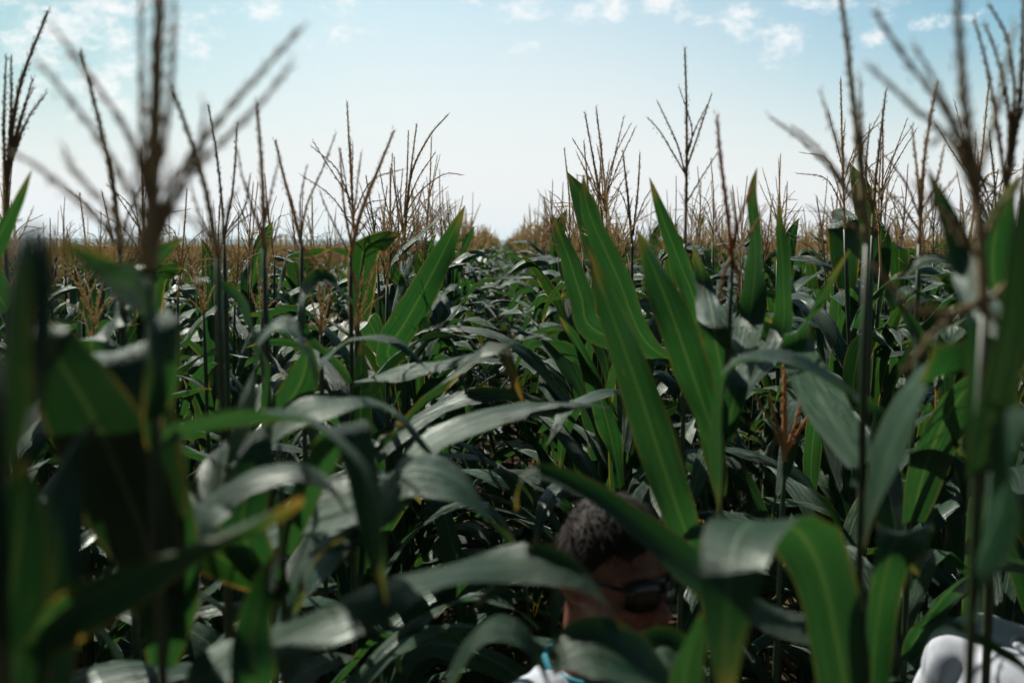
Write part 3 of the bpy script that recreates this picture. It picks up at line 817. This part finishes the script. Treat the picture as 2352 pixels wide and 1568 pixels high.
# ---- right of the gap
hero_plant('corn plant right of the gap with the tallest straight tassel, two fans of slim branches', (1578, 2.25), (1574, 560, 2.25), [
    ([(1600, 720, 2.1), (1560, 600, 2.05), (1522, 500, 2.02), (1492, 408, 2.0)], .042, (1, .2, .3), (1, 0, .2), LEAF, dict(wave=1.2, peak=.5)),
    ([(1480, 780, 2.1), (1420, 640, 2.05), (1365, 520, 2.02), (1345, 460, 2.0), (1340, 400, 2.0)], .050, (1, .3, .3), (.9, -.2, 0), LEAF_B, dict(wave=.6, peak=.6)),
    ([(1370, 760, 2.15), (1335, 680, 2.12), (1305, 590, 2.1), (1268, 490, 2.1)], .054, (1, .1, .3), (1, .1, .3), LEAF_B, dict(wave=1.2, peak=.5)),
], [([(1574, 560), (1577, 400), (1577, 250), (1573, 110)], .0042), ([(1574, 400), (1545, 350), (1515, 300), (1487, 270)], .002), ([(1574, 400), (1555, 330), (1510, 233)], .0022), ([(1576, 390), (1600, 320), (1635, 215)], .0026), ([(1577, 350), (1600, 290), (1625, 240)], .002), ([(1575, 470), (1610, 410), (1650, 348)], .002), ([(1575, 370), (1590, 300), (1560, 200)], .0018)], TASSEL_DK, .9, 1.7)

hero_plant('corn plant right of the gap with a rust tassel over huge upright green leaves', (1640, 1.6), (1682, 600, 1.6), [
    ([(1635, 1400, 1.58), (1605, 1300, 1.54), (1560, 1180, 1.5), (1520, 1060, 1.5), (1475, 920, 1.5), (1430, 790, 1.5), (1385, 670, 1.5), (1345, 560, 1.5)], .059, (1, .15, .2), (1, -.2, .2), LEAF_B, dict(wave=1.5, fold=.08, peak=.55, base_w=.3)),
    ([(1640, 1010, 1.62), (1600, 890, 1.62), (1560, 770, 1.6), (1515, 650, 1.6), (1462, 528, 1.6)], .061, (1, .2, .2), (1, 0, .2), LEAF, dict(wave=1.5, fold=.10, peak=.5, base_w=.3)),
    ([(1690, 900, 1.6), (1720, 740, 1.8), (1735, 600, 1.85), (1728, 470, 1.85), (1738, 385, 1.85)], .050, (1, 0, 0), (.9, .3, 0), LEAF_B, dict(wave=1.2, peak=.5)),
    ([(1660, 880, 1.7), (1640, 760, 1.6), (1620, 660, 1.8), (1588, 555, 1.8)], .047, (1, 0, .2), (1, .2, .2), LEAF_B, dict(wave=1.2, peak=.5)),
    ([(1790, 780, 1.9), (1800, 650, 1.9), (1790, 520, 1.9), (1785, 455, 1.9)], .045, (1, 0, 0), (1, .2, 0), LEAF, dict(wave=1.2, peak=.5)),
], [([(1682, 600), (1670, 480), (1656, 370), (1647, 265)], .0042), ([(1685, 570), (1700, 500), (1725, 430)], .003), ([(1682, 590), (1720, 540), (1760, 470)], .002), ([(1678, 580), (1650, 540), (1640, 470)], .0024), ([(1680, 590), (1690, 520), (1680, 440)], .0028), ([(1682, 600), (1700, 640), (1690, 690)], .003), ([(1680, 590), (1660, 640), (1655, 690)], .0028)], TASSEL_OR, 1.15, 1.15)

hero_plant('corn plant with a short three spiked tassel just right of the gap', (1388, 3.0), (1388, 560, 3.0), (), [
    ([(1388, 560), (1378, 450), (1360, 350), (1343, 257)], .004), ([(1385, 480), (1350, 380), (1315, 318)], .0022), ([(1385, 450), (1380, 380), (1372, 335)], .0022), ([(1386, 460), (1395, 400), (1400, 370)], .002), ([(1385, 520), (1340, 440), (1325, 420)], .002)], TASSEL_DK, 1.2, 1.6)
hero_plant('corn plant with twin short upright tassel spikes beside the tallest tassel', (1455, 2.9), (1452, 560, 2.9), (), [
    ([(1452, 560), (1443, 460), (1430, 345)], .0042), ([(1454, 540), (1465, 440), (1470, 350)], .0036), ([(1450, 520), (1430, 450), (1410, 430)], .002), ([(1453, 530), (1480, 460), (1500, 430)], .002)], TASSEL_DK, 1.2, 1.6)

hero_plant('corn plant right of the gap, one long dark spike reaching past the photo top', (2010, 1.15), (1992, 560, 1.15), [
    ([(2012, 965, 1.18), (1985, 940, 1.2), (1900, 875, 1.22), (1800, 828, 1.22), (1700, 832, 1.2), (1655, 890, 1.18), (1648, 1000, 1.17), (1652, 1185, 1.17)], .072, (-.25, 1, .25), (.75, .7, 0), LEAF_B, dict(wave=.6, fold=.14, peak=.35)),
    ([(1830, 800, 1.55), (1870, 710, 1.5), (1910, 640, 1.48), (1952, 575, 1.46)], .060, (.8, .2, .6), (.8, 0, .6), LEAF_B, dict(wave=.5)),
    ([(2000, 1600, 1.1), (2015, 1420, 1.1), (2040, 1290, 1.08), (2070, 1225, 1.1), (2098, 1240, 1.14), (2110, 1320, 1.17)], .058, (1, .3, 0), (1, .4, .1), LEAF, dict(wave=.5, free=True, peak=.7)),
    ([(1960, 1480, 1.18), (1800, 1435, 1.15), (1640, 1345, 1.13), (1500, 1240, 1.12), (1360, 1140, 1.12), (1235, 1085, 1.12), (1195, 1110, 1.13), (1188, 1170, 1.14)], .055, (.2, .8, .6), (.1, .9, .4), LEAF, dict(wave=.7, peak=.45)),
], [([(1992, 560), (1978, 400), (1955, 180), (1932, -10), (1918, -110)], .0046), ([(1990, 520), (1940, 430), (1850, 330), (1768, 268)], .0024), ([(1990, 530), (1940, 420), (1870, 330), (1818, 290)], .0022), ([(1988, 500), (1950, 400), (1910, 290), (1885, 210)], .0022), ([(1986, 470), (1982, 350), (1975, 170)], .0022), ([(1994, 550), (1930, 500), (1870, 480)], .002)], TASSEL_DK, 1.0, .95)

hero_plant('near corn plant on the right with a thick dark tassel stem and forked branches', (2275, .80), (2262, 720, .80), [
    ([(2268, 1120, .84), (2262, 960, .86), (2235, 870, .9), (2185, 842, .95), (2120, 880, .97), (2060, 990, .98), (2015, 1130, .98), (1985, 1260, .98)], .078, (.3, .8, .1), (0, .86, .12), LEAF, dict(wave=.6, peak=.5)),
    ([(2262, 760, .86), (2225, 640, .95), (2180, 510, 1.0), (2130, 382, 1.02)], .040, (1, .2, 0), (1, -.2, 0), LEAF, dict(wave=.5)),
    ([(2290, 900, .72), (2330, 700, .68), (2350, 520, .66), (2370, 400, .66)], .04, (1, .3, 0), (1, .3, 0), LEAF_SHADED, dict(wave=.5)),
    ([(2300, 1150, .74), (2310, 1020, .70), (2350, 960, .66), (2420, 950, .64)], .05, (.2, 1, 0), (0, 1, .3), LEAF, dict(wave=.5)),
], [([(2262, 720), (2243, 430), (2212, 200), (2195, -80)], .0050), ([(2250, 450), (2180, 270), (2085, 140), (2008, 25)], .0026), ([(2255, 500), (2190, 330), (2095, 245), (1998, 152)], .0026), ([(2252, 470), (2200, 300), (2160, 210), (2100, 105)], .0022), ([(2246, 420), (2290, 250), (2330, 60)], .0024), ([(2258, 600), (2190, 520), (2100, 420)], .0022), ([(2260, 680), (2180, 720), (2080, 690), (2010, 610)], .0026),
    ([(2260, 690), (2150, 760), (2080, 850)], .0024), ([(2264, 700), (2320, 640), (2360, 560)], .0028), ([(2262, 710), (2310, 760), (2350, 850)], .0026), ([(2240, 390), (2200, 300), (2140, 330)], .002), ([(2256, 560), (2300, 470), (2352, 420)], .0024)], TASSEL_DK, 1.15, .55)

hero_plant('corn plant low on the near right with a wide pale leaf folded like a hairpin', (1975, .98), (1985, 1400, 1.0), [
    ([(1950, 1640, 1.0), (1925, 1480, 1.0), (1890, 1320, 1.0), (1845, 1230, .985), (1775, 1195, .92), (1712, 1215, .86), (1682, 1295, .81), (1668, 1460, .785), (1672, 1640, .775)], .070, (1, .15, 0), (1, .05, 0), LEAF_B, dict(wave=.4, fold=.07, free=True, peak=.5, base_w=.75)),
    ([(1560, 1660, .92), (1575, 1540, .92), (1595, 1460, .92), (1612, 1400, .92)], .035, (.8, .4, .3), (.8, .3, .3), LEAF_B, dict(wave=.4, free=True)),
    ([(1640, 1700, .98), (1560, 1620, .98), (1470, 1540, .985), (1375, 1490, .99), (1300, 1500, .99), (1268, 1550, .99)], .084, (-.5, .8, .35), (-.4, .8, .5), LEAF, dict(wave=.6, free=True, peak=.5)),
    ([(1000, 1650, 1.0), (1050, 1500, 1.0), (1120, 1435, 1.0), (1195, 1455, 1.0), (1245, 1530, 1.0), (1270, 1610, 1.0)], .055, (0, 1, .3), (.5, .8, .3), LEAF, dict(free=True)),
    ([(1700, 1680, 1.05), (1610, 1560, 1.06), (1530, 1490, 1.08), (1475, 1520, 1.09), (1440, 1610, 1.09)], .055, (-.2, .9, .3), (-.1, .9, .4), LEAF, dict(free=True)),
    ([(2130, 1440, 1.0), (2190, 1420, 1.0), (2270, 1470, 1.0), (2370, 1560, 1.0)], .018, (.1, 1, 0), (0, 1, .4), LEAF, dict(free=True)),
    ([(1540, 1260, 1.45), (1600, 1215, 1.45), (1660, 1220, 1.45), (1690, 1300, 1.45)], .06, (0, 1, .1), (0, 1, .2), LEAF, dict(free=True)),
], (), TASSEL_DK, 1, .5)

hero_plant('corn plant by the right edge with a tall dark many branched tassel in focus', (2320, 1.35), (2300, 500, 1.35), [
    ([(2310, 800, 1.3), (2280, 620, 1.25), (2300, 480, 1.22), (2340, 400, 1.2)], .07, (1, .2, 0), (1, 0, .2), LEAF, dict(wave=.5)),
    ([(2300, 760, 1.3), (2230, 640, 1.3), (2140, 600, 1.3), (2060, 640, 1.3)], .06, (0, 1, 0), (0, 1, .4), LEAF),
], [([(2300, 500), (2325, 350), (2345, 200), (2352, -20)], .0046), ([(2310, 430), (2290, 280), (2262, 130), (2238, 45)], .003), ([(2315, 380), (2318, 260), (2290, 130), (2262, 55)], .003), ([(2320, 350), (2330, 200), (2310, 80), (2270, 10)], .0028), ([(2318, 370), (2340, 280), (2380, 180)], .0028), ([(2305, 460), (2250, 400), (2200, 340)], .002)], TASSEL_DK, 1.1, .8)

hero_plant('short corn plant deep in the right row, its small rust tassel below the leaf tops', (1800, 1.95), (1802, 1060, 1.95), (), [
    ([(1802, 1060), (1802, 920), (1803, 800), (1806, 715)], .0055), ([(1802, 1040), (1770, 970), (1735, 905)], .003), ([(1802, 1040), (1780, 960), (1765, 905)], .003), ([(1804, 1040), (1830, 960), (1842, 910)], .003), ([(1804, 1045), (1840, 980), (1872, 930)], .003)], TASSEL_OR, 1.3, 1.0)

hero_plant('corn plant with a clean dark tassel spike standing left of the long forked branches', (2008, 2.4), (2004, 540, 2.4), (), [
    ([(2004, 540), (2010, 430), (2022, 320), (2035, 208)], .0046), ([(2005, 480), (1990, 400), (1998, 285)], .003), ([(2005, 490), (1980, 400), (1982, 330)], .0026), ([(2006, 480), (2040, 420), (2060, 380)], .002), ([(2004, 530), (1970, 470), (1940, 440)], .002)], TASSEL_DK, 1.2, 1.6)
hero_plant('corn plant with a brown tassel spike right of the clean dark spike, branches feathery', (2112, 1.85), (2112, 560, 1.85), [
    ([(2100, 760, 1.7), (2060, 690, 1.65), (2090, 660, 1.6), (2150, 690, 1.6)], .05, (.2, 1, 0), (.2, 1, .3), LEAF),
], [([(2112, 560), (2118, 420), (2132, 300), (2152, 190)], .0044), ([(2114, 480), (2105, 380), (2095, 290)], .003), ([(2113, 500), (2080, 420), (2035, 360)], .0022), ([(2114, 490), (2150, 420), (2170, 330)], .0024), ([(2112, 530), (2070, 470), (2040, 440)], .002), ([(2113, 520), (2160, 450), (2200, 400)], .002)], TASSEL, 1.1, 1.6)

# ------------------------------------------------------------------ rows of plants
ROWS0 = (-0.37, 0.38)
def rows():
    for k in range(-420, 421):
        yield k, (0.38 + 0.75 * (k - 1) if k >= 1 else -0.37 + 0.75 * k)

def in_view(x, y, pad=0.35):
    d = y
    px = 1176 + F * (x / max(d, .05)) + 21
    m = F * pad / max(d, .05)
    return -m < px < 2352 + m

rng = random.Random(11)
cand = []
for k, x0 in rows():
    if abs(x0) > 75: continue
    y = 0.4 + rng.uniform(0, .2)
    ymax = 95
    while y < ymax:
        y += rng.uniform(0.15, 0.235)
        x = x0 + rng.gauss(0, 0.022)
        seen = in_view(x, y)
        if not seen and not (y > 3 and in_view(x, y, 1.6)): continue
        if abs(x) < 0.75 and y < 2.35: continue
        if y < 1.9 and abs(x) < 1.3 and not (abs(x) > 0.72 and y > 1.55): continue
        if math.hypot(x - MAN.x, y - MAN.y) < 0.28 or math.hypot(x - FRIEND.x, y - FRIEND.y) < 0.3: continue
        if any(math.hypot(x - hx, y - hy) < 0.11 for hx, hy in HERO_XY): continue
        cand.append((math.hypot(x, y) + (0 if seen else 1000), x, y, k))
cand.sort()
NEAR = 300 - len(HERO_XY)
for dist, x, y, k in cand[:NEAR]:
    if k in (0, 1):
        side = 'left' if k == 0 else 'right'
        lab = f'green corn plant further back in the row just {side} of the gap'
        grp = f'corn plants in the row just {side} of the gap'
    else:
        side = 'left' if k < 0 else 'right'
        n_ = -k if k < 0 else k - 1
        if n_ <= 2:
            o_ = ('second', 'third')[n_ - 1]
            lab = f'green corn plant with drying tassel in the {o_} row {side} of the gap'
            grp = f'corn plants in the {o_} row {side} of the gap'
        else:
            lab = f'leafy corn plant with drying tassel several rows {side} of the gap'
            grp = f'corn plants several rows to the {side} of the gap'
    place_generic(x, y, rng, lab, grp, row_size(k, dist))

# the rest of the field: one object, plants set out on points in their rows
pc = bpy.data.collections.new('field_sources')
NF = 8
for i in range(NF):
    g, mats = make_far(i)
    me = g.mesh('field_corn', mats); o = bpy.data.objects.new('field_corn', me); pc.objects.link(o)
pts, rots, scl, idx = [], [], [], []
for dist, x, y, k in cand[NEAR:]:
    dist %= 1000
    if dist > 45 and rng.random() < (dist - 45) / 110: continue
    pts.append((x, y, 0)); rots.append((R(rng.uniform(-4, 4)), R(rng.uniform(-4, 4)), rng.uniform(0, 6.28)))
    s = rng.uniform(.95, 1.05) * row_size(k, dist); scl.append((s, s, s)); idx.append(rng.randrange(NF))
for k, x0 in rows():                                       # far rows, thinned as they merge into a line
    y = max(95.0, abs(x0) * 1.4)
    while y < 420:
        y += 0.2 * (y / 60) ** 1.3 * rng.uniform(.6, 1.4) * 1.6
        x = x0 + rng.gauss(0, .03)
        if not in_view(x, y): continue
        pts.append((x, y, 0)); rots.append((R(rng.uniform(-4, 4)), R(rng.uniform(-4, 4)), rng.uniform(0, 6.28)))
        s = rng.uniform(.95, 1.05) * row_size(k, y); q = 1 + (y - 95) / 200; scl.append((s * q, s * q, s)); idx.append(rng.randrange(NF))
fm = bpy.data.meshes.new('corn_field'); fm.from_pydata(pts, [], [])
for nm_, ty, dat, key in (('rot', 'FLOAT_VECTOR', rots, 'vector'), ('scl', 'FLOAT_VECTOR', scl, 'vector'), ('idx', 'INT', idx, 'value')):
    a = fm.attributes.new(nm_, ty, 'POINT'); a.data.foreach_set(key, np.asarray(dat).ravel())
fo = link('corn_field', fm)
tag(fo, 'far rows of corn with tan tassels reaching to the horizon behind the near plants', 'corn field', kind='stuff')
ng = bpy.data.node_groups.new('field_rows', 'GeometryNodeTree')
ng.interface.new_socket('Geometry', in_out='INPUT', socket_type='NodeSocketGeometry')
ng.interface.new_socket('Geometry', in_out='OUTPUT', socket_type='NodeSocketGeometry')
gi = ng.nodes.new('NodeGroupInput'); go = ng.nodes.new('NodeGroupOutput')
ip = ng.nodes.new('GeometryNodeInstanceOnPoints'); ci = ng.nodes.new('GeometryNodeCollectionInfo')
ci.inputs['Collection'].default_value = pc; ci.inputs['Separate Children'].default_value = True; ci.inputs['Reset Children'].default_value = True
def nattr(name, ty):
    n = ng.nodes.new('GeometryNodeInputNamedAttribute'); n.data_type = ty; n.inputs['Name'].default_value = name
    return n.outputs['Attribute']
e2r = ng.nodes.new('FunctionNodeEulerToRotation')
ng.links.new(nattr('rot', 'FLOAT_VECTOR'), e2r.inputs[0])
ng.links.new(gi.outputs[0], ip.inputs['Points']); ng.links.new(ci.outputs[0], ip.inputs['Instance'])
ip.inputs['Pick Instance'].default_value = True
ng.links.new(nattr('idx', 'INT'), ip.inputs['Instance Index'])
ng.links.new(e2r.outputs[0], ip.inputs['Rotation'])
ng.links.new(nattr('scl', 'FLOAT_VECTOR'), ip.inputs['Scale'])
ng.links.new(ip.outputs[0], go.inputs[0])
md = fo.modifiers.new('rows', 'NODES'); md.node_group = ng

# ------------------------------------------------------------------ ground, hills
def ground_sheet():
    xs = [-6000, -2500, -900, -300, -100, -30, -10, 0, 10, 30, 100, 300, 900, 2500, 6000]
    ys = [-200, -40, -8, 0, 4, 8, 16, 40, 100, 300, 900, 2500, 7000]
    v = [(x, y, 0) for y in ys for x in xs]
    n = len(xs)
    f = [(j * n + i, j * n + i + 1, (j + 1) * n + i + 1, (j + 1) * n + i) for j in range(len(ys) - 1) for i in range(n - 1)]
    return mesh_from('ground', v, f, [SOIL], smooth=False)
tag(link('ground', ground_sheet()), 'dark bare soil of the corn field', None, kind='structure')

def hills():
    g = Geo(); rg = random.Random(3)
    n = 120; v, f = [], []
    for j, (dy, hh) in enumerate(((0, 0.0), (300, .55), (800, 1.0), (1600, .5))):
        for i in range(n + 1):
            x = -4200 + 8400 * i / n
            h = 31 + 10 * noise.noise(V((x * 0.0009, 3.1, 0))) + 6 * noise.noise(V((x * 0.004, 1.7, 0)))
            h += 8 * max(0, -x / 3000)
            v.append((x, 4200 + dy, max(0, h) * hh))
    for j in range(3):
        for i in range(n):
            a = j * (n + 1) + i; f.append((a, a + 1, a + n + 2, a + n + 1))
    return mesh_from('hills', v, f, [HILLM])
tag(link('hills', hills()), 'low blue wooded hills along the horizon', None, kind='structure')

# air that pales and blues the far hills
HAZE = True
if HAZE:
    bm = bmesh.new(); bmesh.ops.create_cube(bm, size=1)
    me = bpy.data.meshes.new('haze'); bm.to_mesh(me); bm.free()
    hm, t = newmat('haze_air')
    pv = t.add('ShaderNodeVolumePrincipled'); pv.inputs['Color'].default_value = (0.66, 0.88, 1.0, 1); pv.inputs['Density'].default_value = 0.00010
    pv.inputs['Anisotropy'].default_value = 0.3
    o_ = t.add('ShaderNodeOutputMaterial'); t.link(pv.outputs[0], o_.inputs['Volume'])
    me.materials.append(hm)
    ho = link('haze', me, None, (0, 3500, 35)); ho.scale = (13000, 7600, 72)
    tag(ho, 'thin pale summer haze over the field', None, kind='stuff')

SC.cycles.use_denoising = True
SC.cycles.max_bounces = 8; SC.cycles.transmission_bounces = 6; SC.cycles.transparent_max_bounces = 4
SC.cycles.sample_clamp_indirect = 6
